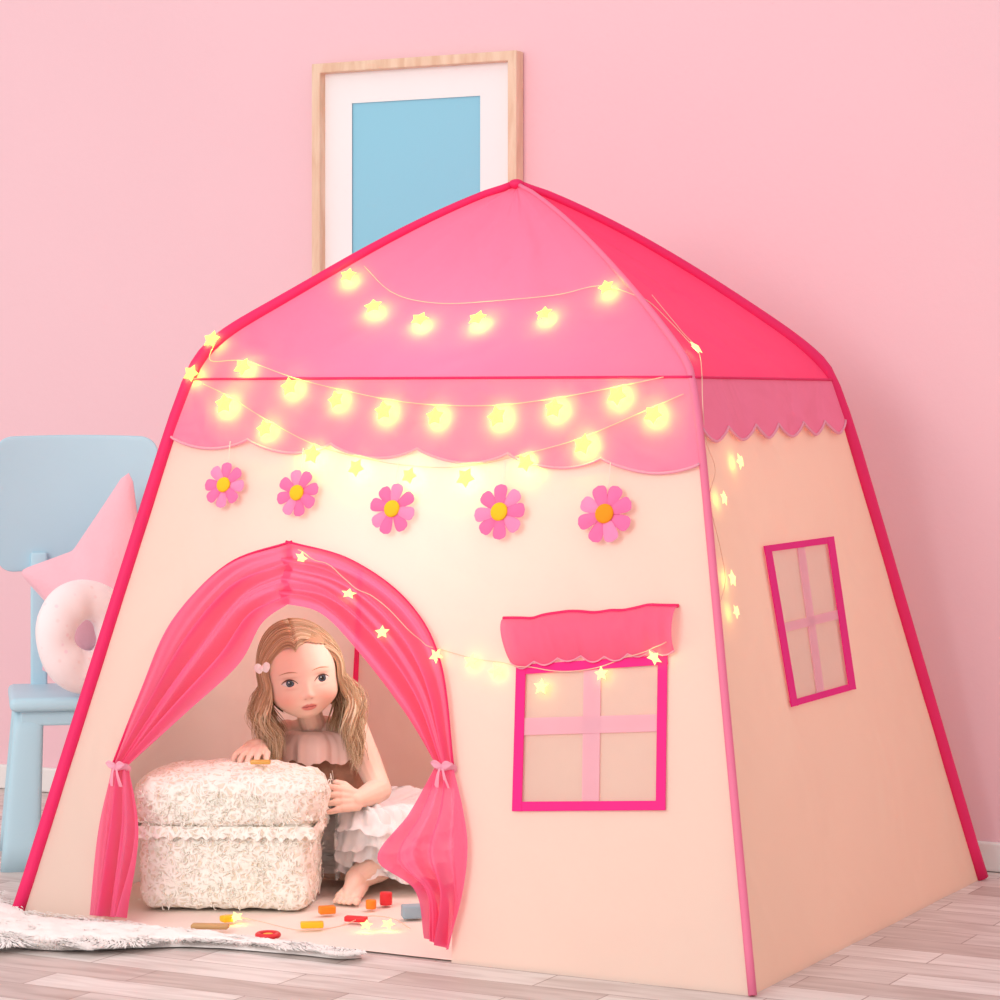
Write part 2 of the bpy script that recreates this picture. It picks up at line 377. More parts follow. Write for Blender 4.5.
# curtains
def curtain(outer,inner,lo,li,sgn):
    def loft(o,i,nv,nf,amp):
        O=cr([Vector((a,b,0)) for a,b in o],nv);I=cr([Vector((a,b,0)) for a,b in i],nv)
        def fn(s,t):
            k=min(nv,round(t*nv)); p=lerp(O[k],I[k],s); a=amp(t); s2=s+.04*math.sin(2*t+sgn)+.03*noise.noise(Vector((s*3,t*2,sgn*4)))
            w=1.2*math.sin(s2*nf*2*PI+t*1.0)+.7*math.sin(s2*nf*3.3*PI+1+t)+.9*noise.noise(Vector((s*5,t*1.2,sgn*9)))+.6*noise.noise(Vector((s*16,t*1.2,sgn*5)))
            return FP(p.x,p.y,.012+a*w*min(1,.25+s*3))
        return grid(fn,90,nv)
    V1,F1=loft(outer,inner,50,3.6,lambda t:.0048+.0078*math.sin(PI*min(1,t)))
    V2,F2=loft(lo,li,34,3.0,lambda t:.003+.010*t)
    m=MB(); m.add(V1,F1); m.add(V2,F2); SURF.add(V1,F1); o=m.build('curtain',M['curtain'],tent)
    V_,F_=tube([FP(p.x,p.y,.013) for p in cr([Vector((a,b,0)) for a,b in outer],40)],.0020,6); mk('curtain_hem',V_,F_,M['hot'],o)
    tx=(outer[-1][0]+inner[-1][0])/2; ty=outer[-1][1]
    c=FP(tx,ty,.008); t=MB(); ring=[c+u*math.cos(a)*.015+NF*math.sin(a)*.013+Vector((0,0,.002*math.sin(3*a))) for a in [2*PI*i/24 for i in range(24)]]
    t.add(*tube(ring,.0032,8,closed=True,flat=1.8,up=(0,0,1)))
    c2=c+NF*.016
    for sx in (-1,1):
        def lf(a,b_):
            w_=.0065*math.sin(PI*min(1,a*.9+.1)); return c2+u*(sx*a*.020)+Vector((0,0,.004*a+(b_*2-1)*w_))+NF*(.003*math.sin(PI*a)+.001*math.sin(b_*9))
        t.add(*grid(lf,8,6))
        def tl(a,b_): return c2+u*(sx*(.002+a*.008+(b_-.5)*.006*(.4+a)))+Vector((0,0,-a*.034))+NF*(.002*math.sin(4*a))
        t.add(*grid(tl,8,4))
    t.build('tie',M['lightpink'],o)
curtain(outL,[(293,604),(264,624),(240,665),(190,712),(131,766)],[(116,768),(104,830),(95,916)],[(131,766),(142,835),(129,918)],-1)
curtain(outR,[(284,604),(322,614),(362,655),(408,715),(440,768)],[(457,768),(467,810),(472,850),(466,900),(452,951)],[(440,768),(415,815),(385,860),(424,892),(434,940)],1)
# windows
def strip(fp,a,b,w,off,th=.002,n=10):
    a=Vector(a+(0,));b=Vector(b+(0,)); 
    d=(b-a).normalized(); nrm=Vector((-d.y,d.x,0))*w/2
    V=[]
    for i in range(n+1):
        p=lerp(a,b,i/n)
        for sgn,o in ((-1,off),(-1,off+th),(1,off+th),(1,off)): V.append(fp(p.x+nrm.x*sgn,p.y+nrm.y*sgn,o))
    Fc=[]
    for i in range(n):
        for j in range(4):
            a_=i*4+j;b_=i*4+(j+1)%4; Fc.append((a_,b_,b_+4,a_+4))
    Fc+= [(3,2,1,0),tuple(n*4+j for j in range(4))]
    return V,Fc
def window(fp,c,bw,barw,vb,hb):
    cx=sum(p[0] for p in c)/4;cy=sum(p[1] for p in c)/4
    ins=[(lerp(Vector(p),Vector((cx,cy)),.03)) for p in c]
    w=MB()
    for i in range(4):
        a=ins[i];b=ins[(i+1)%4]; d=(b-a).normalized()*bw*.5
        w.add(*strip(fp,tuple(a-d),tuple(b+d),bw,.003+.0004*(i%2)))
    fr=w.build('window_frame',M['magenta'],tent,smooth=False)
    pv=[fp(p.x,p.y,-.001) for p in ins]; mk('window_mesh',pv,[(0,1,2,3)],M['mesh'],fr,smooth=False); SURF.add([fp(*p) for p in c],[(0,1,2,3)])
    V_,F_=strip(fp,vb[0],vb[1],barw[0],.001); mk('window_bar',V_,F_,M['sheerbar'],fr,smooth=False)
    V_,F_=strip(fp,hb[0],hb[1],barw[1],.0018); mk('window_bar',V_,F_,M['sheerbar'],fr,smooth=False)
window(FP,fw,9.5,(17,17),((593,664),(591,808)),((520,727),(664,723)))
window(RP,sw,6.5,(7,9),((799,543),(820,697)),((779,629),(839,614)))
def awn(s,t):
    T0=lerp(Vector((505,619)),Vector((680,606)),s)
    bot=lerp(Vector((513,663)),Vector((677,651)),s); y=lerp(T0.y,bot.y+5*abs(math.sin(PI*7*s)),t)+1.5*math.sin(s*13)+1.5*noise.noise(Vector((s*9,t,4))); x=lerp(T0.x,bot.x,t)
    wr=noise.noise(Vector((s*16,t*1.5,0)))+.6*math.sin(s*2*PI*9+2*math.sin(s*7))
    return FP(x,y,.005+.020*math.sin(PI*min(1,t*1.02)**.8)**.7+.004*t+.0030*wr*math.sin(PI*min(1,t*.75+.1)))
V_,F_=grid(awn,140,18); SURF.add(V_,F_); aw=mk('window_valance',V_,F_,M['curtain'],tent)
V_,F_=tube([awn(i/40,0)+NF*.001 for i in range(41)],.003,8); mk('top_binding',V_,F_,M['hot'],aw)
V_,F_=tube([awn(i/140,1) for i in range(141)],.0014,6); mk('frill_edge',V_,F_,M['lightpink'],aw)
# ---------------------------------------------------------------- surface finder for things attached to the fabric
bvh=BVHTree.FromPolygons(SURF.v,SURF.f)
def hit(px,py):
    d=(P(px,py,1)-CAM).normalized(); loc,n,i,dist=bvh.ray_cast(CAM,d)
    if loc is None or loc.y>4.9:
        g=P(px,py,4.45); loc,n,i,dist=bvh.find_nearest(g); 
        g=P(px,py,loc.y); n=(g-C0-Vector((0,0,.7))).normalized(); n=(n+Vector((0,-2,0))).normalized(); loc=g
    if n.dot(d)>0:n=-n
    return loc,n
# ---------------------------------------------------------------- flowers
for i,(px,py,r) in enumerate([(229,487,23),(302,495,24),(397,511,26),(504,514,28),(609,516,30)]):
    c=FP(px,py,.013); R=r*c.y/F; root=empty('felt_flower',c)
    tag(root,['small felt daisy hanging nearest the left tent pole, leftmost of the five','felt daisy second from the left below the scalloped valance','felt daisy in the middle of the row of five, above the doorway','felt daisy fourth from the left, between doorway and window','largest felt daisy with orange centre, above the window, rightmost of five'][i],'flower','pink felt flowers under the tent valance')
    e1=u;e2=NF.cross(u).normalized()
    if e2.z<0:e2=-e2
    for k in range(8):
        a=2*PI*k/8+i*.3+random.uniform(-.06,.06); d=e1*math.cos(a)+e2*math.sin(a); s=NF.cross(d)
        def fn(x,y):
            w=.33*R*math.sqrt(max(0,1-abs(2*y-1)**3.2))*(.42+.58*y)*(x*2-1)
            return c+d*(R*(.15+.87*y))+s*w+NF*(.0015+.003*math.sin(PI*x)*math.sin(PI*y)+.0015*(k%2))
        V_,F_=grid(fn,8,16); mk('petal',V_,F_,M['petal'] if (k+i)%3 else M['petal2'],root)
    mt=Matrix((e1,e2,NF)).transposed()
    V_,F_=sphere(c+NF*.005,(R*.34,R*.34,.005),18,10,mt); mk('flower_center',V_,F_,M['fcent2'] if i==4 else M['fcent'],root)
    top=c+e2*R*.8; V_,F_=tube([top,top+e2*.014,top+e2*.03+NF*.002,top+e2*.045+NF*.003],.0007,5); mk('hanging_thread',V_,F_,M['thread'],root)
# ---------------------------------------------------------------- star string lights
def starmesh(name,frontm,backm,R=.0165,r2=.0098):
    V=[(0,0,.0060),(0,0,-.0030)];Fc=[];fm=[]
    for k in range(10):
        a=PI/2+2*PI*k/10; r=R if k%2==0 else r2; V.append((r*math.cos(a),r*math.sin(a),0))
    for k in range(10): Fc.append((0,2+k,2+(k+1)%10));fm.append(0)
    for k in range(10): Fc.append((1,2+(k+1)%10,2+k));fm.append(1)
    me=bpy.data.meshes.new(name); me.from_pydata(V,[],Fc); me.materials.append(frontm); me.materials.append(backm); me.polygons.foreach_set('material_index',fm); return me
SM=starmesh('star_bulb',M['starf'],M['starb']); SM2=starmesh('star_bulb_dim',M['starf2'],M['starb2'],.0160,.0080)
def lightstring(label,wire,bulbs,dim=False,floor=False,bs=1):
    def pos(px,py,off):
        if floor: return G(px,py,.009)+Vector((0,0,off)),Vector((0,-.6,.8))
        p,n=hit(px,py); return p+n*off,n
    wp=cr([Vector((a,b,0)) for a,b in wire],max(40,len(wire)*8))
    pts=[pos(p.x,p.y,.006)[0] for p in wp]
    for _ in range(2): pts=[pts[0]]+[(pts[i-1]+pts[i]*2+pts[i+1])/4 for i in range(1,len(pts)-1)]+[pts[-1]]
    root=empty('string_lights',pts[0]); tag(root,label,'string lights','warm star string lights')
    V_,F_=tube(pts,.0008,5); mk('wire',V_,F_,M['wire'],root)
    for px,py in bulbs:
        p,n=pos(px,py,(.014 if dim else .017) if not floor else .010)
        o=bpy.data.objects.new('star_bulb',SM2 if dim else SM); COL.objects.link(o); o.location=p
        qn=n.to_track_quat('Z','Y')@Quaternion((0,0,1),random.uniform(-.5,.5)); o.rotation_mode='QUATERNION'; o.rotation_quaternion=qn
        k=bs*random.uniform(.88,1.12)*(.85 if dim else 1); o.scale=(k,k,k); setpar(o,root)
    return root
lightstring('highest string of glowing star lights looping across the front roof',[(365,268),(395,296),(440,306),(500,303),(560,297),(602,288),(640,300),(668,325),(697,356)],[(351,281),(376,313),(422,326),(481,325),(548,320),(610,293)])
lightstring('string of glowing star lights along the eave seam, the middle row',[(218,342),(212,362),(246,362),(293,378),(340,390),(387,400),(438,406),(502,406),(558,399),(622,387),(665,378)],[(216,344),(196,376),(247,370),(294,389),(341,402),(388,413),(439,419),(502,419),(558,411),(621,398)])
lightstring('lowest string of glowing star lights draped over the scalloped front valance',[(205,385),(232,398),(270,422),(315,445),(360,458),(415,467),(470,467),(530,454),(588,437),(655,408),(685,395)],[(229,406),(269,431),(317,457),(361,470),(414,478),(470,480),(530,465),(588,447),(657,417)])
lightstring('dim string of star lights running down the front right corner pole',[(650,298),(680,335),(697,356),(699,400),(702,440),(712,470),(706,500),(716,545),(722,580),(716,605)],[(690,354),(732,463),(716,500),(724,580),(728,613)],dim=True)
lightstring('dim string of star lights swagged from the doorway peak to the front window',[(300,548),(325,566),(352,585),(385,610),(415,640),(450,652),(480,660),(520,665),(560,672),(600,668),(640,652),(672,640)],[(306,556),(348,600),(384,636),(440,657),(475,663),(500,672),(545,688),(605,675),(659,653)],dim=True)
lightstring('short string of star lights lying on the floor at the doorway',[(225,918),(260,925),(300,934),(340,930),(365,920),(392,922),(410,932)],[(236,923),(366,931),(388,930)],dim=True,floor=True,bs=.9)
# ---------------------------------------------------------------- picture frame
def wc(px,py):
    p=WPt(px,py); return (p-WP).dot(u),p.z
x0,_=wc(320,57); x1,_=wc(524,53); _,zt=wc(420,59); _,zb=wc(420,338)
pf=empty('picture_frame',WP+u*((x0+x1)/2)+Vector((0,0,zb))+WN*.015); tag(pf,'light wood picture frame with white mat and plain blue print on the pink wall','picture frame')
def W3(x,z,o): return WP+u*x+Vector((0,0,z))+WN*o
def frame_ring(xa,xb,za,zb_,w,o0,o1):
    V=[]
    for (a,b,c,d) in ((xa,xb,za,zb_),(xa+w,xb-w,za+w,zb_-w)):
        for o in (o0,o1):
            V+=[W3(a,c,o),W3(b,c,o),W3(b,d,o),W3(a,d,o)]
    Fc=[]
    for i in range(4):
        j=(i+1)%4
        Fc+=[(i,j,4+j,4+i),(4+i,4+j,12+j,12+i),(12+i,12+j,8+j,8+i),(8+i,8+j,j,i)]
    return V,Fc
V_,F_=frame_ring(x0,x1,zb,zt,.020,.002,.034); o=mk('frame',V_,F_,M['wood'],pf,smooth=False)
bv=o.modifiers.new('b','BEVEL'); bv.width=.002; bv.segments=2
a0,_=wc(355,97); a1,_=wc(483,97); _,ztm=wc(420,100); zbm=zb+(zt-ztm)
V_=[W3(x0+.015,zb+.015,.012),W3(x1-.015,zb+.015,.012),W3(x1-.015,zt-.015,.012),W3(x0+.015,zt-.015,.012),W3(a0,zbm,.012),W3(a1,zbm,.012),W3(a1,ztm,.012),W3(a0,ztm,.012)]
mk('mat_board',V_,[(0,1,5,4),(1,2,6,5),(2,3,7,6),(3,0,4,7)],M['white'],pf,smooth=False)
mk('print',[W3(a0-.003,zbm-.003,.009),W3(a1+.003,zbm-.003,.009),W3(a1+.003,ztm+.003,.009),W3(a0-.003,ztm+.003,.009)],[(0,1,2,3)],M['picblue'],pf,smooth=False)
# ---------------------------------------------------------------- chair
ch=empty('kids_chair',(-.80,5.13,0),math.radians(11)); tag(ch,'light blue wooden children\'s chair with wide curved backrest, left of the tent','chair')
def L(name,V_,F_,m,par,smooth=True): return mk(name,V_,F_,m,par,world=False,smooth=smooth)
V_,F_=rbox(.262,.27,.026,.011,4,(0,0,.307)); L('seat',V_,F_,M['blue'],ch)
V_,F_=rbox(.225,.23,.03,.004,2,(0,0,.281)); L('apron',V_,F_,M['blue'],ch,False)
def leg(sx,sy):
    V=[];top=Vector((sx*.095,sy*.095,.30));bot=Vector((sx*.112,sy*.118,.0))
    def fn(s,t):
        c=lerp(bot,top,t); a=2*PI*s; w=lerp(.036,.027,t); d=.018
        k=.5; cx=math.copysign(abs(math.cos(a))**k,math.cos(a)); cy=math.copysign(abs(math.sin(a))**k,math.sin(a))
        return c+Vector((cx*w,cy*d,0))
    V_,F_=grid(fn,28,6,True); F_.append(tuple(range(27,-1,-1)));F_.append(tuple(6*28+i for i in range(28))); return V_,F_
for sx in (-1,1):
    for sy in (-1,1):
        V_,F_=leg(sx,sy); L('leg',V_,F_,M['blue'],ch)
for sx in (-1,1):
    V_,F_=rbox(.032,.018,.27,.005,3,(sx*.072,.122,.44)); L('back_post',V_,F_,M['blue'],ch)
def backr():
    hw,hh,r=.158,.131,.035; nu,nv=40,24; V=[];Fc=[]
    def pt(x,z,o):
        X=x*hw;Z=z*hh
        ex=abs(X)-(hw-r);ez=abs(Z)-(hh-r)
        if ex>0 and ez>0:
            l=math.hypot(ex,ez); mxx=max(ex,ez); f=mxx/l; X=math.copysign(hw-r+ex*f,X);Z=math.copysign(hh-r+ez*f,Z)
        X*=1-.03*(1-z)*.5
        return Vector((X,.142+.0-.05*(X/hw)**2*.6+o,.667+Z+.004*(1-(X/hw)**2)))
    for o in (-.009,.009):
        for j in range(nv+1):
            for i in range(nu+1): V.append(pt(i/nu*2-1,j/nv*2-1,o))
    n=(nu+1)*(nv+1)
    for j in range(nv):
        for i in range(nu):
            a=j*(nu+1)+i; Fc.append((a,a+1,a+nu+2,a+nu+1)); Fc.append((n+a,n+a+nu+1,n+a+nu+2,n+a+1))
    bd=[i for i in range(nu+1)]+[j*(nu+1)+nu for j in range(1,nv+1)]+[nv*(nu+1)+i for i in range(nu-1,-1,-1)]+[j*(nu+1) for j in range(nv-1,0,-1)]
    for k in range(len(bd)):
        a=bd[k];b=bd[(k+1)%len(bd)]; Fc.append((b,a,n+a,n+b))
    return V,Fc
V_,F_=backr(); o=L('backrest',V_,F_,M['blue'],ch); bv=o.modifiers.new('b','BEVEL'); bv.width=.003; bv.segments=2; bv.limit_method='ANGLE'
# star cushion
cs=P(100,600,5.15); tips=[(78,138),(161,88),(232,96),(300,98),(12,104)]
kk=5.14/F
def starr(th):
    d=math.degrees(th)%360; pts=[]
    ts=sorted(tips)
    for i,(a,r) in enumerate(ts):
        a2,r2=ts[(i+1)%5]
        if i==4:a2+=360
        pts.append((a,r)); pts.append(((a+a2)/2,(r+r2)*.5*.50))
    pts=pts+[(pts[0][0]+360,pts[0][1])]; pts=[(pts[-2][0]-360,pts[-2][1])]+pts
    for i in range(len(pts)-1):
        if pts[i][0]<=d<=pts[i+1][0]:
            a=pts[i];b=pts[i+1]
            A=Vector((a[1]*math.cos(math.radians(a[0])),a[1]*math.sin(math.radians(a[0]))));Bq=Vector((b[1]*math.cos(math.radians(b[0])),b[1]*math.sin(math.radians(b[0]))))
            D=Vector((math.cos(math.radians(d)),math.sin(math.radians(d)))); e=Bq-A
            den=D.x*e.y-D.y*e.x
            return ((A.x*e.y-A.y*e.x)/den)*kk
    return .05
RS=[starr(2*PI*i/120+.0001) for i in range(120)]
RS=[(RS[i-1]+2*RS[i]+RS[(i+1)%120])/4 for i in range(120)]
def stp(sgn):
    def fn(s,t):
        i=round(s*120)%120; th=2*PI*s; r=RS[i]; R=r*t
        y=sgn*.056*math.sqrt(max(0,1-t**2.6))*(.45+.55*math.exp(-(R/.085)**2))+sgn*.001+.0015*math.sin(9*th)*t
        return cs+Vector((R*math.cos(th),y+.02*(R*math.sin(th))/.2,R*math.sin(th)))
    return grid(fn,120,18,True)
m=MB(); m.add(*stp(-1)); m.add(*stp(1)); o=m.build('star_cushion',M['starp']); tag(o,'pink star-shaped plush cushion leaning on the blue chair backrest','cushion')
# ring cushion
mdn=mat('white ring cushion with pastel specks',(250,238,236),.9,.03,20,.2,100,sheen=.4,bdist=.003)
nt=mdn.node_tree;N=nt.nodes;b=[n for n in N if n.type=='BSDF_PRINCIPLED'][0]; vo=N.new('ShaderNodeTexVoronoi'); vo.inputs['Scale'].default_value=44; tc=[n for n in N if n.type=='TEX_COORD'][0]; nt.links.new(tc.outputs['Object'],vo.inputs['Vector'])
rp=N.new('ShaderNodeValToRGB'); rp.color_ramp.elements[0].position=.10;rp.color_ramp.elements[0].color=(.5,.5,.5,1);rp.color_ramp.elements[1].position=.2;rp.color_ramp.elements[1].color=(0,0,0,1); nt.links.new(vo.outputs['Distance'],rp.inputs['Fac'])
mx=N.new('ShaderNodeMix');mx.data_type='RGBA';mx.inputs['A'].default_value=s2l((254,236,237))+(1,); hs=N.new('ShaderNodeMix');hs.data_type='RGBA';hs.inputs['Factor'].default_value=.9;hs.inputs['B'].default_value=s2l((250,214,220))+(1,);nt.links.new(vo.outputs['Color'],hs.inputs['A'])
nt.links.new(hs.outputs['Result'],mx.inputs['B']);nt.links.new(rp.outputs['Color'],mx.inputs['Factor']);nt.links.new(mx.outputs['Result'],b.inputs['Base Color'])
dm=Matrix.Rotation(math.radians(42),3,'Z')@Matrix.Rotation(math.radians(-6),3,'X')
def tor(s,t):
    a=2*PI*s;bb=2*PI*t; R=.067;r=.039*(1+.05*math.sin(3*a+1))
    x=(R+r*math.cos(bb))*math.cos(a);z=(R+r*math.cos(bb))*math.sin(a);y=r*.8*math.sin(bb)*(1+.05*math.sin(7*a))
    return dm@Vector((x,y,z))
V_,F_=grid(tor,60,24,True); 
o=mk('ring_cushion',V_,F_,mdn); o.location=P(86,637,5.01)+Vector((0,0,.002)); tag(o,'white ring-shaped plush cushion with a hole, on the blue chair seat','cushion')
# ---------------------------------------------------------------- rug
rug=empty('fur_rug',G(100,935)); tag(rug,'fluffy white fur rug sticking out under the front left of the tent','rug')
near=cr([Vector((x,y,0)) for x,y in ((-190,954),(-60,957),(0,953),(60,956),(120,953),(190,950),(250,953),(310,958),(340,961),(362,959))],200)
def rugp(s,t):
    nr=near[min(200,max(0,round(s*200)))]; x=nr.x
    fy=887 if x<-20 else (887+(917-887)*min(1,(x+20)/45) if x<25 else 918.5+.112*(x-20))
    fy=min(fy,nr.y-1.5)
    return G(x,lerp(nr.y,fy,t))
def rugs(s,t):
    t2=.12+.88*t
    p=rugp(s,t2); w_=min(1,5*min(t,1-t)+.02)*min(1,(1-s)*12+.05); wid=min(1,(rugp(s,0)-rugp(s,1)).length/.08)
    return up(p,.001+w_**.6*(.004+.012*wid+.004*noise.noise(p*35)+.002*noise.noise(p*80)))
V_,F_=grid(rugs,200,26); tag(mk('fur_underpile',V_,F_,M['furbase'],rug),kind='stuff')
fur=MB(); cnt=0
while cnt<10500:
    s=random.random();t=random.random()
    if random.random()<.28: t=random.uniform(0,.2)
    wid=(rugp(s,0)-rugp(s,1)).length
    if random.random()>wid/.35+.16: continue
    cnt+=1; p=rugp(s,t)
    a=noise.noise(p*10)*5+random.uniform(-.4,.4); dr=Vector((math.cos(a)*.8,math.sin(a)*.6-.6,0)); ln=random.uniform(.020,.040)*(.6+.4*min(1,wid/.1))
    side=Vector((-dr.y,dr.x,0)).normalized()*random.uniform(.0013,.0024)
    q0=p+Vector((0,0,.009));q1=q0+dr*ln*.42+Vector((0,0,ln*.20));q2=q1+dr*ln*.55+Vector((0,0,-ln*.10*random.uniform(0,1)))
    if (q2-FL).dot(v)>-.004 and (q2-FL).dot(u)>0: q2-=v*((q2-FL).dot(v)+.006)
    q2.z=max(q2.z,.002)
    g=random.uniform(.97,1); c=(g,g*random.uniform(.985,1),g*random.uniform(.975,.99))
    fur.add([q0-side,q0+side,q1+side*.8,q1-side*.8,q2],[(0,1,2,3),(3,2,4)],c)
tag(fur.build('fur_pile',M['fur'],rug,smooth=False),kind='stuff')
# ---------------------------------------------------------------- lace box
by0=4.545; bw_,bd_=.290,.195; bcx=(230-500)/F*4.6
bx=empty('keepsake_box',(bcx,by0+bd_/2,.009)); bx.rotation_euler=(0,0,math.radians(-3)); tag(bx,'white lace-covered keepsake box with lid, in front of the seated child','box')
def fuzzy(sx,sy,sz,loc,amp,dome=0,cuts=14,ex=9):
    bm=bmesh.new(); bmesh.ops.create_cube(bm,size=1); bmesh.ops.subdivide_edges(bm,edges=bm.edges[:],cuts=cuts*2,use_grid_fill=True)
    V=[];bm.verts.index_update()
    for w in bm.verts:
        c=w.co.copy()
        m_=max(abs(c.x),abs(c.y),abs(c.z)); l=(abs(2*c.x)**ex+abs(2*c.y)**ex+abs(2*c.z)**ex)**(1/ex); c=c/l*(m_*2)
        p=Vector((c.x*sx,c.y*sy,c.z*sz))
        if c.z>0:p.z+=dome*(1-(2*c.x)**2)*(1-(2*c.y)**2)*c.z*2
        nn=Vector((c.x*abs(c.x),c.y*abs(c.y),c.z*abs(c.z))).normalized()
        p+=nn*amp*(noise.noise(p*42+Vector(loc)*30)+.6*noise.noise(p*95)); V.append(p+Vector(loc))
    Fc=[tuple(q.index for q in f.verts) for f in bm.faces]; bm.free(); return V,Fc
V_,F_=fuzzy(bw_,bd_,.152,(0,0,.078),.005,ex=12); bo=L('box_body',V_,F_,M['lace'],bx)
V_,F_=fuzzy(bw_+.034,bd_+.022,.090,(0,0,.178),.006,.016,ex=4.5); bl=L('box_lid',V_,F_,M['lace'],bx)
def strands(hw,hd,z0,z1,n,top):
    m=MB()
    for _ in range(n):
        f=random.random()
        if top and f<.42:
            p=Vector((random.uniform(-hw,hw)*.90,random.uniform(-hd,hd)*.90,0)); p.z=z1+.002+.015*(1-(p.x/hw)**2)*(1-(p.y/hd)**2); nn=Vector((0,0,1))
        elif f<.84: p=Vector((random.uniform(-hw,hw)*.94,-hd,random.uniform(z0,z1))); nn=Vector((0,-1,0))
        else: sg=random.choice((-1,1,1)); p=Vector((sg*hw,random.uniform(-hd,hd)*.96,random.uniform(z0,z1))); nn=Vector((sg,0,0))
        t=nn.orthogonal().normalized(); t=Quaternion(nn,random.uniform(0,6.28))@t; b2=nn.cross(t)
        a=random.uniform(.004,.011); k=random.uniform(2,6); pts=[]; lf=random.uniform(.001,.004)
        for i in range(9):
            x=i/8; pts.append(p+t*(a*1.8*(x-.5)+a*.6*math.cos(k*x))+b2*a*.6*math.sin(k*x)+nn*(.0005+lf*math.sin(PI*x)))
        for q_ in pts:
            if q_.z<.003:q_.z=.003
        g=random.uniform(.96,1); m.add(*tube(pts,random.uniform(.0005,.0010),5),col=(g,g*.995,g*.97))
    return m
tag(strands(bw_/2,bd_/2,.008,.138,430,False).build('lace_fringe',M['strand'],bo,world=False),kind='stuff')
tag(strands(bw_/2+.015,bd_/2+.010,.146,.205,560,True).build('lace_fringe',M['strand'],bl,world=False),kind='stuff')
def ruff(z0,z1,ex,freq):
    hw=bw_/2+ex;hd=bd_/2+ex; pts=[(-hw,-hd),(hw,-hd),(hw,hd),(-hw,hd),(-hw,-hd)]
    def fn(s,t):
        k=min(3,int(s*4)); q_=s*4-k; a=Vector(pts[k]+(0,));b=Vector(pts[k+1]+(0,)); p=lerp(a,b,q_); nn=Vector((b.y-a.y,-(b.x-a.x),0)).normalized()
        w=.0032*math.sin(s*freq+2*math.sin(s*37))*t
        return p+nn*(w+.002*t)+Vector((0,0,lerp(z1,z0+.002*math.sin(s*freq*1.3+math.sin(s*53)*2)+.006*noise.noise(Vector((s*90,0,0))),t)))
    return grid(fn,400,4)
V_,F_=ruff(.124,.144,.008,330); L('lace_ruffle',V_,F_,M['lace'],bl)
V_,F_=rbox(.034,.014,.007,.002,2,(.055,-.045,.245)); L('gold_clasp',V_,F_,M['gold'],bl)
# ---------------------------------------------------------------- person
per=empty('person',up(P(350,848,4.88),.008)); tag(per,'blond child in a blush tulle dress sitting in the doorway, leaning on the lace box','person')
HS=.94
HC=P(301,672,4.735); HR=(Matrix.Rotation(math.radians(-9),3,'Y')@Matrix.Rotation(math.radians(10),3,'Z')@Matrix.Rotation(math.radians(1),3,'X'))
def ga(x,z,cx,cz,sx,sz): return math.exp(-((x-cx)/sx)**2-((z-cz)/sz)**2)
EZ,NZ,MZ=-.0115,-.0375,-.0595
def headpt(s,t):
    th=PI*(t*.998+.001);ph=2*PI*s
    n=Vector((math.sin(th)*math.cos(ph),math.sin(th)*math.sin(ph),math.cos(th)))
    x=n.x*.0690;y=n.y*.083;z=n.z*.086
    if n.z<0:
        k=(-n.z); x*=1-.08*k**2; y*=1-.13*k**2
        if n.y>0:y*=1-.1*k
    if n.y<.2:
        fw_=min(1,(.2-n.y)/.6)
        d=0
        d+=.0055*ga(x,z,0,NZ+.012,.0060,.013)+.0085*ga(x,z,0,NZ,.0076,.0066)
        d+=.0026*(ga(x,z,.0075,NZ-.003,.0042,.004)+ga(x,z,-.0075,NZ-.003,.0042,.004))
        d-=.0055*(ga(x,z,.0300,EZ+.002,.015,.011)+ga(x,z,-.0300,EZ+.002,.015,.011))
        d+=.0095*(ga(x,z,.037,-.050,.022,.021)+ga(x,z,-.037,-.050,.022,.021))
        d+=.0035*ga(x,z,0,MZ,.018,.010)
        d+=.0030*ga(x,z,0,MZ+.0042,.010,.0030)+.0038*ga(x,z,0,MZ-.0048,.0095,.0032)-.0030*ga(x,z,0,MZ,.014,.0017)
        d-=.0015*ga(x,z,0,MZ-.0115,.010,.003)
        d+=.0060*ga(x,z,0,-.0800,.016,.009)
        d+=.0022*(ga(x,z,.028,EZ+.020,.016,.006)+ga(x,z,-.028,EZ+.020,.016,.006))
        y-=d*fw_; x+=math.copysign(.0070,x)*ga(abs(x),z,.055,-.050,.03,.024)*fw_
    return Vector((x,y,z))
hv,hf=grid(headpt,110,90,True); hb=BVHTree.FromPolygons(hv,hf)
def face(x,z,off=0):
    l,n_,i,d=hb.ray_cast(Vector((x,-.3,z)),Vector((0,1,0))); 
    if l is None:l=Vector((x,-.05,z))
    return l+Vector((0,-off,0))
def HW(p): return HC+HR@(Vector(p)*HS)
body=MB(); body.add([HW(p) for p in hv],hf+[tuple(range(109,-1,-1)),tuple(90*110+i for i in range(110))])
for sx in (-1,1):
    body.add(*sphere(HW((sx*.070,.008,-.018)),(.006,.012,.018)))
def cap(a,ra,b,rb): body.add(*capsule(a,ra,b,rb))
def Z(p,z): return Vector((p.x,p.y,z))
neckb=P(314,729,4.81);neckt=HC+Vector((.006,.014,-.050)); cap(neckb,.023,neckt,.023)
chest=P(327,766,4.835);waist=P(342,815,4.865);hip=Z(P(350,848,4.88),.072)
shR=P(287,734,4.815);shL=P(354,730,4.825)
cap(shR,.025,chest,.045);cap(shL,.025,chest,.045);cap(shR,.023,shL,.023);cap(neckb,.026,shR,.021);cap(neckb,.026,shL,.021)
cap(chest,.052,waist,.054);cap(waist,.056,hip,.06);cap(hip-Vector((.025,0,0)),.056,hip+Vector((.025,0,0)),.056)
def arm(sh,el,wr):
    cap(sh,.0265,lerp(sh,el,.5),.0245);cap(lerp(sh,el,.5),.0245,el,.0205);cap(el,.0205,lerp(el,wr,.35),.0220);cap(lerp(el,wr,.35),.0220,wr,.0145)
